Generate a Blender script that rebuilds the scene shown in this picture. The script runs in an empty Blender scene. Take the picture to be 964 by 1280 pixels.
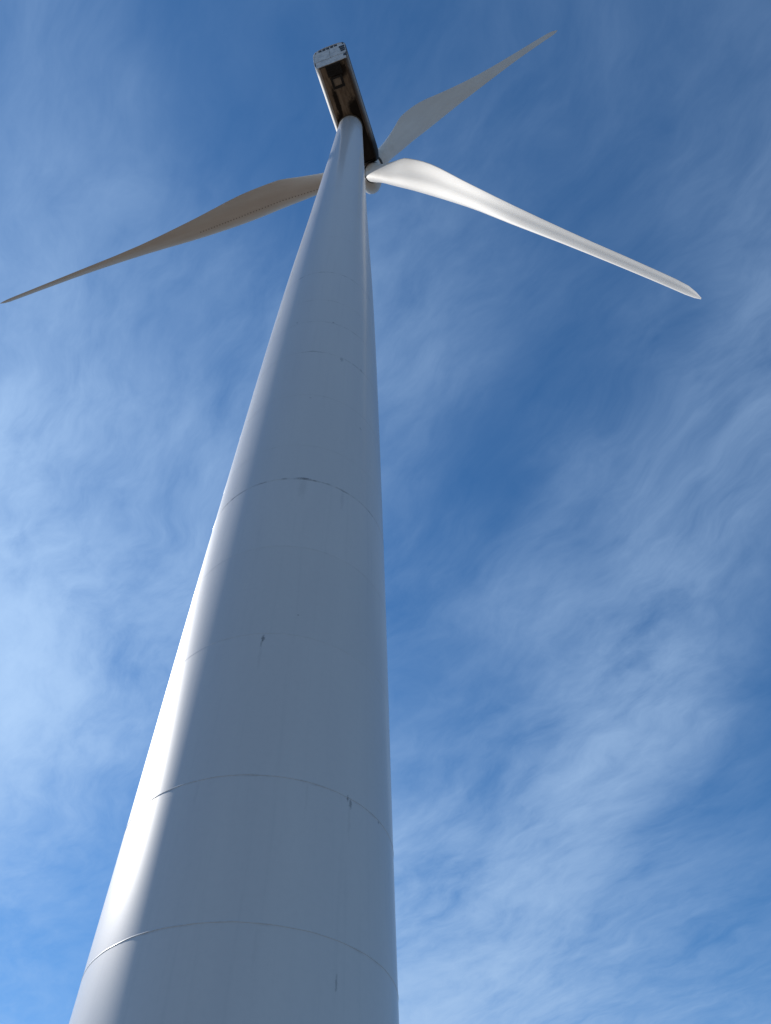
import bpy, bmesh, math, random
from mathutils import Matrix, Vector
R = math.radians
random.seed(7)
scene = bpy.context.scene
C = scene.collection

# ------------------------------------------------------------------ camera
cam = bpy.data.cameras.new("camera")
cam.sensor_fit = 'VERTICAL'; cam.sensor_height = 36.0; cam.lens = 27.556
cam.clip_start = 0.1; cam.clip_end = 20000
co = bpy.data.objects.new("camera", cam); C.objects.link(co)
r_ = Vector((0.986949, -0.160389, -0.014418)); u_ = Vector((-0.122783, -0.807414, 0.577067)); f_ = Vector((0.104197, 0.567765, 0.816569))
m = Matrix((r_, u_, -f_)).transposed().to_4x4(); m.translation = (0, -12.505, 1.7)
co.matrix_world = m
scene.camera = co

# ------------------------------------------------------------------ light
SUN_AZ, SUN_EL = R(-51), R(36)            # azimuth from +Y towards +X
sd = Vector((math.sin(SUN_AZ)*math.cos(SUN_EL), math.cos(SUN_AZ)*math.cos(SUN_EL), math.sin(SUN_EL)))
sl = bpy.data.lights.new("sun", 'SUN'); sl.energy = 4.3; sl.angle = R(0.53); sl.color = (1.0, 0.955, 0.89)
so = bpy.data.objects.new("sun", sl); C.objects.link(so)
so.location = sd*300; so.rotation_euler = sd.to_track_quat('Z', 'Y').to_euler()
vs = scene.view_settings
vs.view_transform = 'Standard'; vs.look = 'None'; vs.exposure = 0.0; vs.gamma = 1.0; vs.use_curve_mapping = False
scene.render.engine = 'CYCLES'
cy = scene.cycles; cy.max_bounces = 5; cy.diffuse_bounces = 3; cy.glossy_bounces = 3; cy.use_denoising = True


class NT:
    """small helper for writing node trees"""
    def __init__(s, tree): s.t = tree; s.n = tree.nodes; s.l = tree.links
    def new(s, typ, **kw):
        n = s.n.new(typ)
        for k, v in kw.items(): setattr(n, k, v)
        return n
    def put(s, sock, v):
        if hasattr(v, 'is_linked') or isinstance(v, bpy.types.NodeSocket): s.l.new(v, sock)
        elif v is not None: sock.default_value = v
    def math(s, op, a, b=None, c=None, clamp=False):
        n = s.new('ShaderNodeMath', operation=op, use_clamp=clamp)
        for i, v in enumerate((a, b, c)):
            if v is not None: s.put(n.inputs[i], v)
        return n.outputs[0]
    def vmath(s, op, a, b=None, out=0):
        n = s.new('ShaderNodeVectorMath', operation=op)
        s.put(n.inputs[0], a)
        if b is not None: s.put(n.inputs[3 if op == 'SCALE' else 1], b)
        return n.outputs['Value'] if out == 'v' else n.outputs[0]
    def noise(s, vec, scale, detail=4, rough=0.5, dist=0.0, lac=2.0):
        n = s.new('ShaderNodeTexNoise'); s.put(n.inputs['Vector'], vec)
        for k, v in (('Scale', scale), ('Detail', detail), ('Roughness', rough), ('Distortion', dist), ('Lacunarity', lac)): n.inputs[k].default_value = v
        return n
    def maprange(s, v, a, b, c=0.0, d=1.0, smooth=True):
        n = s.new('ShaderNodeMapRange', interpolation_type='SMOOTHSTEP' if smooth else 'LINEAR')
        for i, x in enumerate((v, a, b, c, d)): s.put(n.inputs[i], x)
        return n.outputs[0]
    def mix(s, f, a, b):
        n = s.new('ShaderNodeMix', data_type='RGBA')
        s.put(n.inputs[0], f); s.put(n.inputs[6], a); s.put(n.inputs[7], b)
        return n.outputs[2]
    def sep(s, v):
        n = s.new('ShaderNodeSeparateXYZ'); s.put(n.inputs[0], v); return n.outputs
    def comb(s, x, y, z):
        n = s.new('ShaderNodeCombineXYZ')
        for i, v in enumerate((x, y, z)): s.put(n.inputs[i], v)
        return n.outputs[0]


# ------------------------------------------------------------------ world: clear sky with thin cirrus
world = bpy.data.worlds.new("World"); scene.world = world; world.use_nodes = True
W = NT(world.node_tree); W.n.clear()
sky = W.new('ShaderNodeTexSky', sky_type='NISHITA')
sky.sun_disc = False; sky.sun_elevation = SUN_EL; sky.sun_rotation = SUN_AZ
sky.altitude = 1200; sky.air_density = 1.0; sky.dust_density = 0.05; sky.ozone_density = 4.5
tc = W.new('ShaderNodeTexCoord')
D = tc.outputs['Generated']
dz = W.sep(D)
zc = W.math('MAXIMUM', dz[2], 0.04)
U = W.math('DIVIDE', dz[0], zc); V = W.math('DIVIDE', dz[1], zc)     # where the ray meets a flat cloud deck
P = W.comb(U, V, 0.0)
warp = W.noise(P, 1.3, 4, 0.55)
wv = W.vmath('SCALE', W.vmath('SUBTRACT', warp.outputs['Color'], (0.5, 0.5, 0.5)), 0.42)
Pw = W.vmath('ADD', P, wv)
def streaks(ang, sc, scale, detail, rough):
    rot = W.new('ShaderNodeVectorRotate', rotation_type='Z_AXIS'); W.put(rot.inputs['Vector'], Pw); rot.inputs['Angle'].default_value = R(ang)
    return W.noise(W.vmath('MULTIPLY', rot.outputs[0], sc), scale, detail, rough).outputs['Fac']
n1 = streaks(-8, (1.7, 0.9, 1), 2.2, 7, 0.6)             # soft veils
n2 = streaks(-22, (4.6, 1.5, 1), 3.0, 8, 0.66)            # fibres
n4 = streaks(-30, (3.4, 1.4, 1), 2.3, 5, 0.62)
ridge = W.math('SUBTRACT', 1.0, W.math('ABSOLUTE', W.math('MULTIPLY_ADD', n4, 6.0, -3.0)))    # thin filaments where the noise crosses its mean
ridge = W.math('MAXIMUM', ridge, 0.0)
n3 = W.noise(P, 0.55, 3, 0.5).outputs['Fac']                               # where the sky is veiled beyond the banks below
# cirrus banks: azimuth, elevation (degrees), thickness
BANKS = [(-69.4,69.7,0.22),(-61.5,78.8,0.08),(36.4,86.2,0.12),(79.4,76.6,0.15),(87.8,67.7,0.14),(-53.4,68.9,0.28),(-35.3,76.0,0.1),(42.1,76.9,0.2),(69.9,70.8,0.15),(71.1,62.8,0.28),(-45.5,63.5,0.4),(-28.1,68.2,0.28),(25.7,71.6,0.3),(48.1,69.6,0.1),(59.2,66.5,0.12),(-37.5,58.2,0.5),(-19.8,64.0,0.38),(15.1,66.2,0.38),(31.1,66.4,0.22),(36.6,61.8,0.03),(48.1,59.8,0.2),(61.1,57.3,0.42),(-32.7,51.7,1.15),(-26.4,52.9,0.5),(-17.3,56.7,0.45),(12.6,58.2,0.28),(23.4,57.4,0.03),(36.7,56.2,0.32),(44.0,51.6,0.28),(51.8,51.0,0.38),(-25.8,45.8,1.0),(-18.7,48.5,0.6),(13.8,51.1,0.22),(21.3,51.1,0.05),(24.7,47.8,0.58),(33.8,47.2,0.15),(41.5,45.1,0.7),(46.4,42.8,0.02),(-21.7,38.6,1.35),(-15.9,40.6,0.55),(13.0,43.1,0.18),(20.8,43.1,0.2),(27.8,41.0,0.28),(35.6,40.4,0.85),(41.7,38.7,0.0),(-17.9,33.8,0.95),(-14.5,36.0,0.45),(13.2,36.6,0.27),(20.8,36.5,0.24),(29.6,36.3,0.85),(35.2,35.6,0.5),(39.4,33.5,0.0),(-16.8,29.2,0.75),(-12.6,29.9,0.2),(13.4,31.4,0.6),(20.5,32.4,0.6),(25.5,32.3,0.85),(31.9,31.2,0.0),(37.0,29.6,0.05),(-15.4,24.9,0.45),(-12.7,25.8,0.05),(12.4,26.3,0.7),(20.2,28.1,0.7),(26.0,27.9,0.35),(31.9,28.4,0.45),(35.2,25.0,0.18),(-13.3,21.1,0.3),(13.2,22.3,0.95),(19.2,23.3,0.75),(25.6,23.1,0.4),(31.0,21.1,0.42)]
# bend the lookup direction a little with noise so the banks get ragged edges
dn = W.noise(D, 5.0, 5, 0.6)
Dw = W.vmath('ADD', D, W.vmath('SCALE', W.vmath('SUBTRACT', dn.outputs['Color'], (0.5, 0.5, 0.5)), 0.10))
num = W.math('MULTIPLY', W.maprange(n3, 0.35, 0.65, 0.0, 0.4), 0.02); den = None
KAP = 330.0
for az, el, v in BANKS:
    c = (math.sin(R(az))*math.cos(R(el)), math.cos(R(az))*math.cos(R(el)), math.sin(R(el)))
    d2 = W.vmath('DISTANCE', Dw, c, 'v')
    w = W.math('EXPONENT', W.math('MULTIPLY', W.math('MULTIPLY', d2, d2), -KAP*0.5*1.0))
    num = W.math('MULTIPLY_ADD', w, v, num)
    den = W.math('ADD', w, 0.02 if den is None else den)
amp = W.math('DIVIDE', num, den)
tex = W.math('ADD', W.math('MULTIPLY', W.math('SUBTRACT', n1, 0.5), 2.3), W.math('MULTIPLY', W.math('SUBTRACT', n2, 0.5), 1.3))
tex = W.math('MULTIPLY_ADD', W.math('SUBTRACT', ridge, 0.45), 0.24, tex)
dens = W.math('MULTIPLY_ADD', tex, W.math('MULTIPLY_ADD', amp, 0.9, 0.03), amp)
dens = W.math('MAXIMUM', dens, 0.0)
# thin cloud optical depth -> opacity, fading into the haze near the horizon
opac = W.math('SUBTRACT', 1.0, W.math('EXPONENT', W.math('MULTIPLY', W.math('POWER', dens, 1.4), -1.27)))
opac = W.math('MULTIPLY', opac, W.maprange(dz[2], 0.02, 0.2))
# forward scattering: cirrus is brighter towards the sun
cs = W.vmath('DOT_PRODUCT', D, tuple(sd), 'v')
ph = W.math('MULTIPLY_ADD', W.math('POWER', W.math('MAXIMUM', cs, 0.0), 3.0), 1.0, 4.0)
cloud = W.vmath('SCALE', (0.67, 0.97, 1.42), ph)
deep = W.new('ShaderNodeHueSaturation'); deep.inputs['Saturation'].default_value = 1.18; deep.inputs['Hue'].default_value = .4975; W.put(deep.inputs['Color'], sky.outputs[0])
col = W.mix(opac, deep.outputs[0], cloud)
bg = W.new('ShaderNodeBackground'); W.put(bg.inputs['Color'], col); bg.inputs['Strength'].default_value = 0.145
world.cycles.sampling_method = 'MANUAL'; world.cycles.sample_map_resolution = 512
wo = W.new('ShaderNodeOutputWorld'); W.l.new(bg.outputs[0], wo.inputs[0])


# ------------------------------------------------------------------ materials
def mat(name):
    mt = bpy.data.materials.new(name); mt.use_nodes = True
    t = NT(mt.node_tree); b = t.n['Principled BSDF']
    return mt, t, b

def objco(t): return t.new('ShaderNodeTexCoord').outputs['Object']

TOWER_STAINS = [  # bearing (deg, atan2(y,x)), height, half width (m), half height (m), strength
    (-101.2, 12.06, .028, .10, .9), (-101.6, 11.93, .018, .12, .45), (-85.9, 12.74, .022, .02, .55), (-56.4, 9.10, .02, .06, .9), (-55.0, 9.04, .03, .09, .7),
    (-36.5, 9.09, .03, .03, .7), (-59.6, 6.36, .018, .12, .5), (-83.0, 27.78, .05, .05, .7), (-98.6, 25.10, .20, .04, .55), (-72.6, 24.95, .06, .16, .45),
    (-51.8, 25.1, .05, .12, .4), (-119, 27.9, .05, .08, .4), (-92, 17.52, .17, .035, 1.0), (-104, 17.50, .07, .03, .6), (-76, 17.50, .06, .03, .7), (-66, 17.46, .05, .03, .7),
    (-52, 21.2, .04, .06, .4), (-95, 21.8, .03, .03, .5), (-48, 5.7, .03, .05, .45),
    (-55.6, 8.75, .03, .38, .10), (-101.4, 11.6, .03, .4, .09), (-92, 17.1, .10, .45, .16), (-66, 17.1, .05, .4, .14), (-118, 8.9, .03, .3, .07), (-75, 8.85, .025, .35, .07), (-88, 6.6, .03, .35, .06)]
RINGS = [6.90, 9.13, 12.2, 14.84, 17.49, 19.11, 22.0, 25.08, 27.72, 29.9, 33.2, 38.6, 44.2, 49.8, 55.3, 60.9, 66.5, 72.0]

def tower_material():
    mt, t, b = mat("tower_paint")
    oc = objco(t); x, y, z = t.sep(oc)
    ang = t.math('ARCTAN2', y, x)
    cyl = t.comb(t.math('MULTIPLY', ang, 2.0), 0.0, z)
    big = t.noise(t.comb(t.math('MULTIPLY', ang, 1.5), 0.0, t.math('MULTIPLY', z, 0.12)), 1.3, 4, .55).outputs['Fac']
    streak = t.noise(t.comb(t.math('MULTIPLY', ang, 16.0), 0.0, t.math('MULTIPLY', z, 0.22)), 1.0, 5, .6).outputs['Fac']
    fine = t.noise(cyl, 9.0, 6, .6).outputs['Fac']
    col = t.mix(t.maprange(big, .3, .7), (0.545, 0.525, 0.52, 1), (0.575, 0.555, 0.545, 1))
    col = t.mix(t.maprange(streak, .52, .74, 0, .17), col, (0.40, 0.405, 0.41, 1))
    col = t.mix(t.maprange(fine, .4, .75, 0, .10), col, (0.40, 0.40, 0.40, 1))
    rnd = t.new('ShaderNodeObjectInfo').outputs['Random']
    col = t.mix(t.maprange(rnd, 0, 1, 0, .09, False), col, (0.40, 0.40, 0.39, 1))
    # grime under the yaw bearing
    topm = t.math('MULTIPLY', t.maprange(z, 68.0, 78.0), t.maprange(t.noise(t.comb(t.math('MULTIPLY', ang, 3.0), 0.0, t.math('MULTIPLY', z, .35)), 2.0, 6, .65).outputs['Fac'], .42, .75))
    col = t.mix(t.math('MULTIPLY', topm, .6), col, (0.2, 0.17, 0.14, 1))
    # dirt caught along the weld seams, patchy
    patch = t.maprange(t.noise(t.comb(t.math('MULTIPLY', ang, 3.0), 0.0, t.math('MULTIPLY', z, 2.0)), 1.7, 5, .7).outputs['Fac'], .45, .68)
    dirt = None
    for k, h in enumerate(RINGS):
        d = t.math('ABSOLUTE', t.math('SUBTRACT', z, h - 0.012))
        wd = 0.022 + 0.0012*h
        mk = t.maprange(d, wd*.4, wd, {17.49: .7, 33.2: .7, 25.08: .5, 27.72: .3, 29.9: .2, 6.9: .2, 9.13: .25}.get(h, .08), 0.0)
        dirt = mk if dirt is None else t.math('MAXIMUM', dirt, mk)
    dirt = t.math('MULTIPLY', dirt, t.math('MULTIPLY_ADD', patch, .95, .05))
    # chips and runs with a shape of their own
    wob = t.noise(oc, 22.0, 3, .6).outputs['Fac']
    for th, h, hw, hh, s in TOWER_STAINS:
        da = t.math('MULTIPLY', t.math('SUBTRACT', ang, R(th)), 2.1/hw)
        dh = t.math('MULTIPLY', t.math('SUBTRACT', z, h), 1/hh)
        e = t.math('SQRT', t.math('ADD', t.math('MULTIPLY', da, da), t.math('MULTIPLY', dh, dh)))
        e = t.math('ADD', e, t.math('MULTIPLY', t.math('SUBTRACT', wob, .5), 2.2))
        dirt = t.math('MAXIMUM', dirt, t.maprange(e, .35, 1.25, s*.8, 0.0))
    col = t.mix(dirt, col, (0.09, 0.085, 0.08, 1))
    t.put(b.inputs['Base Color'], col)
    t.put(b.inputs['Roughness'], t.maprange(big, .3, .7, .42, .5))
    b.inputs['IOR'].default_value = 1.5
    b.inputs['Coat Weight'].default_value = .4; b.inputs['Coat Roughness'].default_value = .16
    return mt

def plain(name, rgb, rough=.4, metal=0.0, var=.12, scale=3.0):
    mt, t, b = mat(name)
    n = t.noise(objco(t), scale, 5, .6).outputs['Fac']
    lo = tuple(c*(1-var) for c in rgb)+(1,); hi = tuple(min(1, c*(1+var)) for c in rgb)+(1,)
    t.put(b.inputs['Base Color'], t.mix(t.maprange(n, .3, .7), lo, hi))
    t.put(b.inputs['Roughness'], t.maprange(n, .3, .7, rough*.85, rough*1.15)); b.inputs['Metallic'].default_value = metal
    return mt

def blade_material():
    mt, t, b = mat("blade_gelcoat")
    oc = objco(t); x, y, z = t.sep(oc)
    n = t.noise(t.comb(t.math('MULTIPLY', x, .8), t.math('MULTIPLY', y, 1.6), t.math('MULTIPLY', z, .25)), 1.0, 5, .6).outputs['Fac']
    col = t.mix(t.maprange(n, .3, .7), (0.66, 0.63, 0.595, 1), (0.71, 0.685, 0.65, 1))
    # oily dust near the root
    g = t.math('MULTIPLY', t.maprange(z, 7.0, 1.5), t.maprange(t.noise(oc, 1.4, 5, .65).outputs['Fac'], .35, .75))
    col = t.mix(t.math('MULTIPLY', g, .35), col, (0.36, 0.29, 0.22, 1))
    t.put(b.inputs['Base Color'], col); b.inputs['Roughness'].default_value = .6
    return mt

def underside_material():
    """white shell stained brown and black by gear oil: runs back from the yaw bearing and the front bearing"""
    mt, t, b = mat("oil_stained_underside")
    oc = objco(t); x, y, z = t.sep(oc)
    n = t.noise(t.comb(t.math('MULTIPLY', x, 2.2), t.math('MULTIPLY', y, .55), z), 1.6, 6, .62, .6).outputs['Fac']
    n2 = t.noise(oc, 2.6, 6, .65).outputs['Fac']
    col = t.mix(t.maprange(n, .3, .72), (0.30, 0.235, 0.17, 1), (0.15, 0.112, 0.078, 1))
    def blot(cx, cy, sx, sy, k=1.1):
        dx = t.math('MULTIPLY', t.math('SUBTRACT', x, cx), 1/sx); dy = t.math('MULTIPLY', t.math('SUBTRACT', y, cy), 1/sy)
        e = t.math('SQRT', t.math('ADD', t.math('MULTIPLY', dx, dx), t.math('MULTIPLY', dy, dy)))
        e = t.math('ADD', e, t.math('MULTIPLY', t.math('SUBTRACT', n2, .5), k))
        return t.maprange(e, .6, 1.15, 1.0, 0.0)
    dk = None
    for a in ((0.85, -1.2, .75, 1.3), (-.55, -2.2, .24, 1.5), (-.75, -.7, .35, .9), (.2, 2.8, 2.4, 2.9, .5), (.9, .5, .9, 1.7), (.35, -4.6, .9, .8, .8)):
        bl = blot(*a); dk = bl if dk is None else t.math('MAXIMUM', dk, bl)
    col = t.mix(t.math('MULTIPLY', dk, .93), col, (0.009, 0.007, 0.006, 1))
    t.put(b.inputs['Base Color'], col)
    b.inputs['Roughness'].default_value = .75; b.inputs['Specular IOR Level'].default_value = .15
    return mt

def nacelle_material():
    mt, t, b = mat("nacelle_shell")
    oc = objco(t); x, y, z = t.sep(oc)
    n = t.noise(t.comb(x, t.math('MULTIPLY', y, .5), t.math('MULTIPLY', z, .7)), 2.0, 6, .62).outputs['Fac']
    col = t.mix(t.maprange(n, .35, .7), (0.62, 0.61, 0.59, 1), (0.70, 0.695, 0.68, 1))
    # brown oil film up from the bottom edge; sunlit left painted paler to stay bright
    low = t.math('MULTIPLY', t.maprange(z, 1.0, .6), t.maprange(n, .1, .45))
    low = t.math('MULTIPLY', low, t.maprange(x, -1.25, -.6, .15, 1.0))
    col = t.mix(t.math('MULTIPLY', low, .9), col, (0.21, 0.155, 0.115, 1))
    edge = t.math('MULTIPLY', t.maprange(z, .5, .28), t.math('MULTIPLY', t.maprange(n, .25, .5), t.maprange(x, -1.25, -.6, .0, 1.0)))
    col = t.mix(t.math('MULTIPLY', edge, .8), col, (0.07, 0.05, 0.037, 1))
    side_dark = t.math('MULTIPLY', t.maprange(t.math('ADD', z, t.math('MULTIPLY', n, .25)), .95, 1.12), t.maprange(x, .9, 1.3))  # right side turns near black above the brown band
    col = t.mix(t.math('MULTIPLY', side_dark, .9), col, (0.045, 0.038, 0.033, 1))
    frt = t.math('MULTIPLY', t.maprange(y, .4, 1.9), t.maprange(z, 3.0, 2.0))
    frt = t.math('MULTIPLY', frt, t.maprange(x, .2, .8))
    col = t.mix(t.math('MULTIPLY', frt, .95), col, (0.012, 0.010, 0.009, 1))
    b.inputs['Specular IOR Level'].default_value = .22
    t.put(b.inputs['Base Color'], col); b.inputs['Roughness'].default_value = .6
    return mt

def ground_material():
    mt, t, b = mat("dry_grassland")
    oc = objco(t)
    n = t.noise(oc, .05, 8, .6).outputs['Fac']; f = t.noise(oc, 3.0, 6, .7).outputs['Fac']
    col = t.mix(t.maprange(n, .35, .65), (0.150, 0.102, 0.072, 1), (0.115, 0.09, 0.06, 1))
    col = t.mix(t.maprange(f, .4, .7, 0, .5), col, (0.10, 0.08, 0.06, 1))
    t.put(b.inputs['Base Color'], col); b.inputs['Roughness'].default_value = .95
    return mt

M = dict(tower=tower_material(), blade=blade_material(), under=underside_material(), shell=nacelle_material(), ground=ground_material(),
         rear=plain("rear_panel_paint", (.585, .59, .59), .55, var=.2), black=plain("black_opening", (.006, .006, .006), .6), rubber=plain("dark_seal", (.03, .028, .026), .6),
         louvre=plain("louvre_metal", (.015, .015, .016), .5), frame=plain("oily_hatch_frame", (.009, .008, .007), .6), hatch=plain("hatch_lid", (.27, .22, .165), .5, var=.3),
         hub=plain("spinner_gelcoat", (.60, .575, .54), .42, var=.1, scale=1.2), weld=plain("seam_paint", (.60, .615, .63), .35), vg=plain("vortex_tab", (.30, .275, .25), .6),
         gravel=plain("gravel", (.34, .31, .27), .95, var=.35, scale=14.), concrete=plain("concrete", (.42, .41, .39), .9, var=.15, scale=4.),
         yaw=plain("yaw_ring_steel", (.10, .085, .07), .5, .3, .3))

# ------------------------------------------------------------------ mesh helpers
def link(name, bm, material, parent=None, matrix=None, smooth=True, autosmooth=None):
    me = bpy.data.meshes.new(name); bmesh.ops.recalc_face_normals(bm, faces=bm.faces); bm.to_mesh(me); bm.free()
    me.materials.append(material)
    for p in me.polygons: p.use_smooth = smooth
    if autosmooth is not None:
        me.set_sharp_from_angle(angle=R(autosmooth))
    o = bpy.data.objects.new(name, me); C.objects.link(o)
    if matrix is not None: o.matrix_basis = matrix
    if parent: o.parent = parent
    return o

def loft(bm, rings, cap0=True, cap1=True, closed=True):
    vr = [[bm.verts.new(v) for v in r] for r in rings]
    n = len(rings[0])
    for a, b in zip(vr, vr[1:]):
        for i in range(n if closed else n-1):
            bm.faces.new((a[i], a[(i+1) % n], b[(i+1) % n], b[i]))
    if cap0: bm.faces.new(vr[0])
    if cap1: bm.faces.new(list(reversed(vr[-1])))
    return vr

def box(bm, c, s, bev=0.0, rot=None):
    g = bmesh.ops.create_cube(bm, size=1.0)
    vv = g['verts']
    if bev:
        for v in vv: v.co = Vector((v.co.x*s[0], v.co.y*s[1], v.co.z*s[2]))
        es = list({e for v in vv for e in v.link_edges})
        r = bmesh.ops.bevel(bm, geom=es, offset=bev, segments=2, affect='EDGES')
        vv = list({v for f in r['faces'] for v in f.verts} | {v for v in vv if v.is_valid})
    else:
        for v in vv: v.co = Vector((v.co.x*s[0], v.co.y*s[1], v.co.z*s[2]))
    for v in vv:
        p = v.co.copy()
        if rot is not None: p = rot @ p
        v.co = p + Vector(c)

def interp(x, xs, ys):
    if x <= xs[0]: return ys[0]
    for i in range(len(xs)-1):
        if x <= xs[i+1]:
            # monotone-ish cubic (finite-difference tangents)
            def tan(j):
                if j == 0: return (ys[1]-ys[0])/(xs[1]-xs[0])
                if j == len(xs)-1: return (ys[-1]-ys[-2])/(xs[-1]-xs[-2])
                a = (ys[j]-ys[j-1])/(xs[j]-xs[j-1]); b = (ys[j+1]-ys[j])/(xs[j+1]-xs[j])
                return 0 if a*b < 0 else (a+b)/2
            h = xs[i+1]-xs[i]; t = (x-xs[i])/h; t2, t3 = t*t, t*t*t
            return (2*t3-3*t2+1)*ys[i] + (t3-2*t2+t)*h*tan(i) + (-2*t3+3*t2)*ys[i+1] + (t3-t2)*h*tan(i+1)
    return ys[-1]

# ------------------------------------------------------------------ ground
bm = bmesh.new()
rg = []
for rad in (8, 14, 30, 80, 250, 900, 3000, 9000):
    rg.append([(rad*math.cos(2*math.pi*i/64), rad*math.sin(2*math.pi*i/64), 0 if rad < 40 else random.uniform(-.012, .012)*min(rad, 900)-.0008*rad) for i in range(64)])
loft(bm, rg, cap0=True, cap1=False)
g = link('ground', bm, M['ground']); g['kind'] = 'structure'; g['label'] = 'dry grassland around the foot of the wind turbine'
bm = bmesh.new()
loft(bm, [[(rr*math.cos(2*math.pi*i/48)*(1+.03*math.sin(5*i)), rr*math.sin(2*math.pi*i/48), z) for i in range(48)] for rr, z in ((7.0, .004), (6.9, .05), (3.2, .06))], cap0=False, cap1=True)
g = link('gravel_pad', bm, M['gravel']); g['kind'] = 'structure'; g['label'] = 'gravel ring round the turbine foundation'

# ------------------------------------------------------------------ wind turbine
turbine = bpy.data.objects.new('wind_turbine', None); C.objects.link(turbine)
turbine['label'] = 'tall white wind turbine with three feathered blades and an oil stained nacelle'
turbine['category'] = 'wind turbine'

# foundation and tower
KZ = [0, 8, 17.5, 33.5, 48, 63, 78]; KR = [2.3476, 2.2557, 2.1882, 1.9798, 1.6468, 1.3351, 1.0556]
def rad(z): return interp(z, KZ, KR)
SEG = 144
def circ(r, z, n=SEG): return [(r*math.cos(2*math.pi*i/n), r*math.sin(2*math.pi*i/n), z) for i in range(n)]
bm = bmesh.new(); loft(bm, [circ(3.05, 0, 64), circ(3.05, .20, 64), circ(3.0, .26, 64)]); link('foundation', bm, M['concrete'], turbine, autosmooth=30)
bm = bmesh.new(); loft(bm, [circ(rad(0), .262), circ(rad(0), .5)], False, False); tower = link('tower', bm, M['tower'], turbine)
bm = bmesh.new(); loft(bm, [circ(rad(0)+.12, .264, 96), circ(rad(0)+.12, .33, 96), circ(rad(0)+.004, .34, 96)], True, False); link('base_flange', bm, M['weld'], tower, autosmooth=30)
edges = [.5] + RINGS + [78.0]
for a, b in zip(edges, edges[1:]):
    bm = bmesh.new(); n = max(2, int((b-a)/.8)); rings = []
    for k in range(n+1):
        z = a + (b-a)*k/n; rings.append(circ(rad(z), z))
    loft(bm, rings, False, False); link('tower_section', bm, M['tower'], tower)
for h in RINGS:
    big = h == 17.49
    r = rad(h); w, d = (.012, .005) if h < 10 else (.014, .0025) if not big else (.02, .004)
    bm = bmesh.new()
    loft(bm, [[((r+d*pr)*math.cos(2*math.pi*i/SEG), (r+d*pr)*math.sin(2*math.pi*i/SEG), h+w*pz + .004*math.sin(i*.9+h)*math.sin(i*.37)) for i in range(SEG)]
              for pr, pz in ((-.4, -1), (.55, -.75), (1, 0), (.55, .75), (-.4, 1))], False, False)
    link('flange_seam' if big else 'weld_seam', bm, M['tower'], tower)

# nacelle (local axes: x right, y towards the rotor, z up)
YAW, TILT = 0.48244, 0.06892
ax_a = Vector((math.sin(YAW), math.cos(YAW), 0)); ax_b = Vector((math.cos(YAW), -math.sin(YAW), 0))
MN = Matrix.Translation(ax_b*0.17 + Vector((0, 0, 78.0))) @ Matrix.Rotation(-YAW, 4, 'Z')
prof = [(-1.17, .12), (-1.30, .22), (-1.42, .42), (-1.49, .75), (-1.51, 1.3), (-1.51, 2.3), (-1.46, 2.75), (-1.28, 3.08), (-.95, 3.24), (-.4, 3.32)]
prof = prof + [(-x, z) for x, z in reversed(prof)]
def rear_y(z): return -5.26 - (z-.12)*.33
bm = bmesh.new(); rings = []
for k, y in enumerate((None, -4.6, -3, -1.5, 0, 1.5, 2.4, 2.9, 3.2, 3.32)):
    f = {2.9: .985, 3.2: .93, 3.32: .86}.get(y, 1.0)
    rings.append([(x*f, rear_y(z) if y is None else y, 1.75+(z-1.75)*f) for x, z in prof])
loft(bm, rings, False, True, closed=False)
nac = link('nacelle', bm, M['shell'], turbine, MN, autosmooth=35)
sol = nac.modifiers.new('thickness', 'SOLIDIFY'); sol.thickness = .05; sol.offset = -1
# underside, slightly recessed between the shell rims
bm = bmesh.new(); loft(bm, [[(-1.165, -5.25, z), (1.165, -5.25, z), (1.165, 3.0, z), (-1.165, 3.0, z)] for z in (.20, .26)]); link('underside_panel', bm, M['under'], nac, smooth=False)
for sx in (-1, 1):
    bm = bmesh.new(); box(bm, (sx*1.12, -1.05, .165), (.07, 8.2, .06), .012); link('underside_rail', bm, M['shell'], nac, autosmooth=35)
# yaw bearing between tower and nacelle
bm = bmesh.new(); loft(bm, [[(r*math.cos(2*math.pi*i/64)-.17, r*math.sin(2*math.pi*i/64), z) for i in range(64)] for r, z in ((1.0, -.03), (1.13, -.02), (1.13, .14), (1.0, .21))]); link('yaw_ring', bm, M['yaw'], nac, autosmooth=30)
# rear opening and crane hatch
HX = .05
bm = bmesh.new(); box(bm, (HX, -4.77, .22), (1.30, .92, .10)); link('rear_vent_opening', bm, M['black'], nac, smooth=False)
for i in range(5):
    bm = bmesh.new(); box(bm, (HX, -5.13+i*.18, .155), (1.26, .03, .05), 0, Matrix.Rotation(R(-35), 3, 'X')); link('vent_slat', bm, M['louvre'], nac, smooth=False)
bm = bmesh.new()
hx, hy = HX-.02, -3.78
for dx, dy, sx, sy in ((-.43, 0, .19, .94), (.43, 0, .21, .94), (0, -.375, .67, .17), (0, .375, .67, .21)): box(bm, (hx+dx, hy+dy, .145), (sx, sy, .13), .015)
hf = link('hatch_frame', bm, M['frame'], nac, autosmooth=30)
bm = bmesh.new(); box(bm, (hx, hy, .178), (.70, .58, .03), .008); link('hatch_lid', bm, M['hatch'], hf and nac, autosmooth=30)
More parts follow.
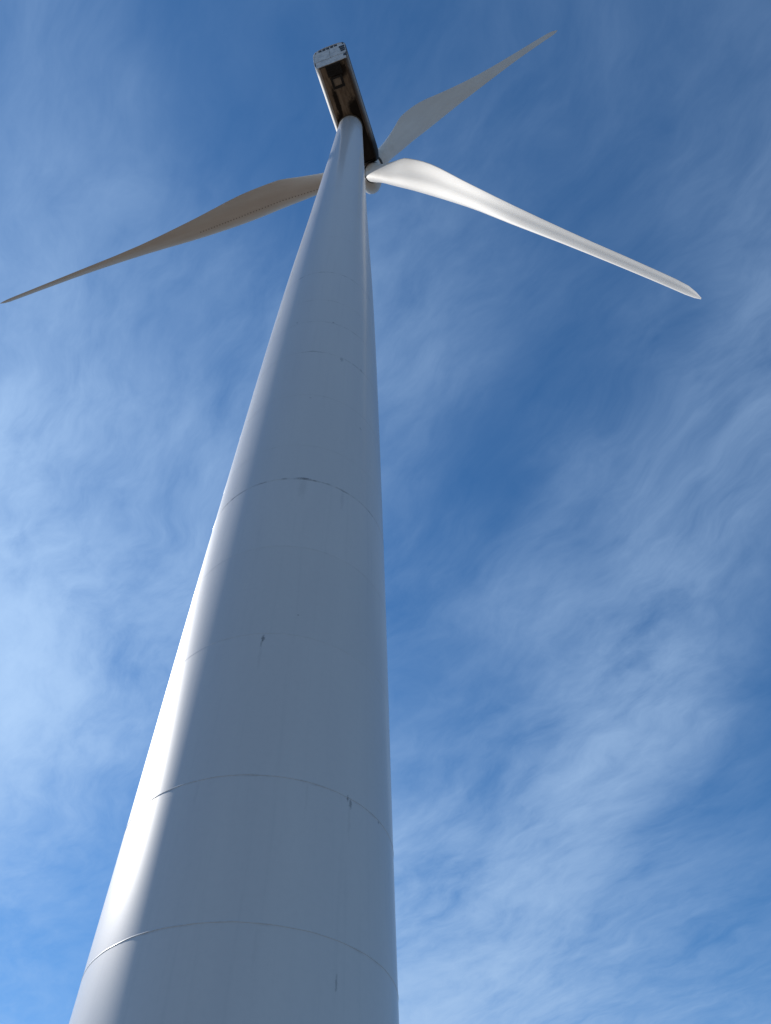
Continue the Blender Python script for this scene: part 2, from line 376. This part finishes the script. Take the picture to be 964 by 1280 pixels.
# rear face: lower strip, two upper panels, louvres
def rear_quad(x0, x1, z0, z1, off, th):
    b = bmesh.new()
    def P(x, z, o):
        return (x, rear_y(z)-o, z+.24*o*0)
    loft(b, [[P(x0, z0, o), P(x1, z0, o), P(x1, z1, o), P(x0, z1, o)] for o in (off, off-th)])
    return b
bm = bmesh.new()
loft(bm, [[(x*.985, rear_y(z)+.05, 1.75+(z-1.75)*.985) for x, z in prof], [(x*.985, rear_y(z)+.10, 1.75+(z-1.75)*.985) for x, z in prof]]); link('rear_bulkhead', bm, M['rubber'], nac, smooth=False)
link('rear_strip', rear_quad(-1.36, 1.36, .17, 1.12, .0, .05), M['rear'], nac, smooth=False)
link('rear_panel', rear_quad(-1.44, -.012, 1.15, 2.73, .012, .06), M['rear'], nac, smooth=False)
link('rear_panel', rear_quad(.012, 1.44, 1.15, 2.73, .012, .06), M['rear'], nac, smooth=False)
link('rear_top_panel', rear_quad(-1.2, 1.2, 2.76, 3.1, .0, .05), M['rear'], nac, smooth=False)
for i in range(5):
    x = -.95+i*.36
    link('top_louvre', rear_quad(x, x+.26, 2.80, 3.0, .035, .03), M['louvre'], nac, smooth=False)
for i in range(3):
    z = 1.5+i*.36
    link('side_louvre', rear_quad(1.0-.06*i, 1.38, z, z+.24, .045, .03), M['louvre'], nac, smooth=False)
link('side_louvre', rear_quad(1.16, 1.42, .62, .92, .045, .03), M['louvre'], nac, smooth=False)

# hub and spinner (local axes: x right, y upwind, z up in the rotor plane)
S_HUB, Z_HUB = 4.10, 79.90
MH = Matrix.Translation(ax_a*S_HUB + ax_b*.10 + Vector((0, 0, Z_HUB-.03))) @ Matrix.Rotation(-YAW, 4, 'Z') @ Matrix.Rotation(TILT, 4, 'X')
bm = bmesh.new(); hp = [(.95, -.95), (1.22, -.90), (1.32, -.6), (1.36, 0), (1.30, .55), (1.12, 1.15), (.86, 1.65), (.52, 2.0), (.2, 2.14), (.03, 2.17)]
loft(bm, [[(r*math.cos(2*math.pi*i/72), y, r*math.sin(2*math.pi*i/72)) for i in range(72)] for r, y in hp])
hub = link('hub', bm, M['hub'], turbine, MH, autosmooth=40)
bm = bmesh.new(); loft(bm, [[(r*math.cos(2*math.pi*i/64), y, r*math.sin(2*math.pi*i/64)) for i in range(64)] for r, y in ((.9, -1.1), (1.0, -1.1), (1.0, -.93), (.9, -.93))]); link('main_bearing_seal', bm, M['rubber'], hub, autosmooth=40)

# blades
KB = [0.9, 2.0, 3.0, 4.0, 6.0, 8.5, 12, 17, 24, 32, 39, 41.6, 42.5]
RC = .84
LEv = [RC, .76, .64, .58, .66, .72, .86, .86, .68, .58, .62, .64, .50]
TEv = [-RC, -.88, -.93, -1.05, -1.42, -1.88, -1.79, -1.16, -.46, -.08, .16, .28, .44]
LEu = [0, 0, 0, .03, .2, .42, .72, .82, .45, .26, .15, .08, .04]
TEu = [0, 0, .03, .10, .34, .68, .92, .97, .93, .66, .48, .32, .08]
THK = [1, 1, .93, .8, .56, .40, .31, .26, .22, .19, .17, .16, .16]
RND = [1, 1, .9, .72, .35, .12, 0, 0, 0, 0, 0, 0, 0]
NS = 40
def section(r):
    le = Vector((interp(r, KB, LEu), interp(r, KB, LEv))); te = Vector((interp(r, KB, TEu), interp(r, KB, TEv)))
    bend = .8*(r/42.5)**2; le.y += bend; te.y += bend; c = te-le; ch = c.length; d = c/ch; nrm = Vector((-d.y, d.x))      # nrm towards +u side for d along -v
    tk = interp(r, KB, THK); rd = max(0, min(1, interp(r, KB, RND)))
    pts = []
    for i in range(NS):
        a = 2*math.pi*i/NS
        s = (1-math.cos(a))/2                                   # 0 at the leading edge, 1 at the trailing edge
        ci = math.sin(a)*.5                                     # circle
        t = 5*(.2969*math.sqrt(s) - .126*s - .3516*s*s + .2843*s**3 - .1015*s**4)   # thickness of a unit-thick airfoil
        af = t if math.sin(a) >= 0 else -t
        camb = .035*math.sin(math.pi*s) + (.05*math.sin(math.pi*max(0, (s-.45)/.55))*(1-s) if True else 0)
        h = (ci*rd + af*(1-rd))*tk + camb*(1-rd)
        p = le + d*(s*ch) + nrm*(h*ch)
        pts.append(p)
    return pts
ts = [.9, 1.2, 1.6, 2.0, 2.4, 2.8, 3.2, 3.7, 4.3, 5, 5.7, 6.5, 7.3, 8.1, 9, 10, 11, 12.2, 13.6, 15, 17, 19, 21.5, 24, 27, 30, 33, 36, 38.5, 40.2, 41.3, 42.0, 42.35, 42.5]
def blade_mesh():
    b = bmesh.new()
    loft(b, [[(-p.x, p.y + 0, r) for p in section(r)] for r in ts])
    return b
PHI = 0.94068
b0 = None
for k in range(3):
    MB = MH @ Matrix.Rotation(R(90)-(PHI-k*2*math.pi/3), 4, 'Y')
    if b0 is None:
        b0 = link('blade', blade_mesh(), M['blade'], turbine, MB, autosmooth=50); bl = b0
        bm = bmesh.new(); loft(bm, [[((RC+e)*math.cos(2*math.pi*i/56), (RC+e)*math.sin(2*math.pi*i/56), z) for i in range(56)] for e, z in ((.0, 1.25), (.07, 1.28), (.07, 1.47), (.0, 1.50))], False, False)
        seal0 = seal = link('root_seal', bm, M['rubber'], bl, autosmooth=40)
        bm = bmesh.new()
        r = 4.6
        while r < 17.5:
            s = section(r); j = 8
            for q in (s[j],):
                box(bm, (-q.x-.0, q.y, r), (.025, .10, .09), 0)
            r += .31
        vg0 = vg = link('vortex_generator_row', bm, M['vg'], bl, smooth=False); vg['kind'] = 'stuff'
    else:
        bl = b0.copy(); C.objects.link(bl); bl.matrix_basis = MB; bl.parent = turbine
        for src in (seal0, vg0):
            o = src.copy(); C.objects.link(o); o.parent = bl
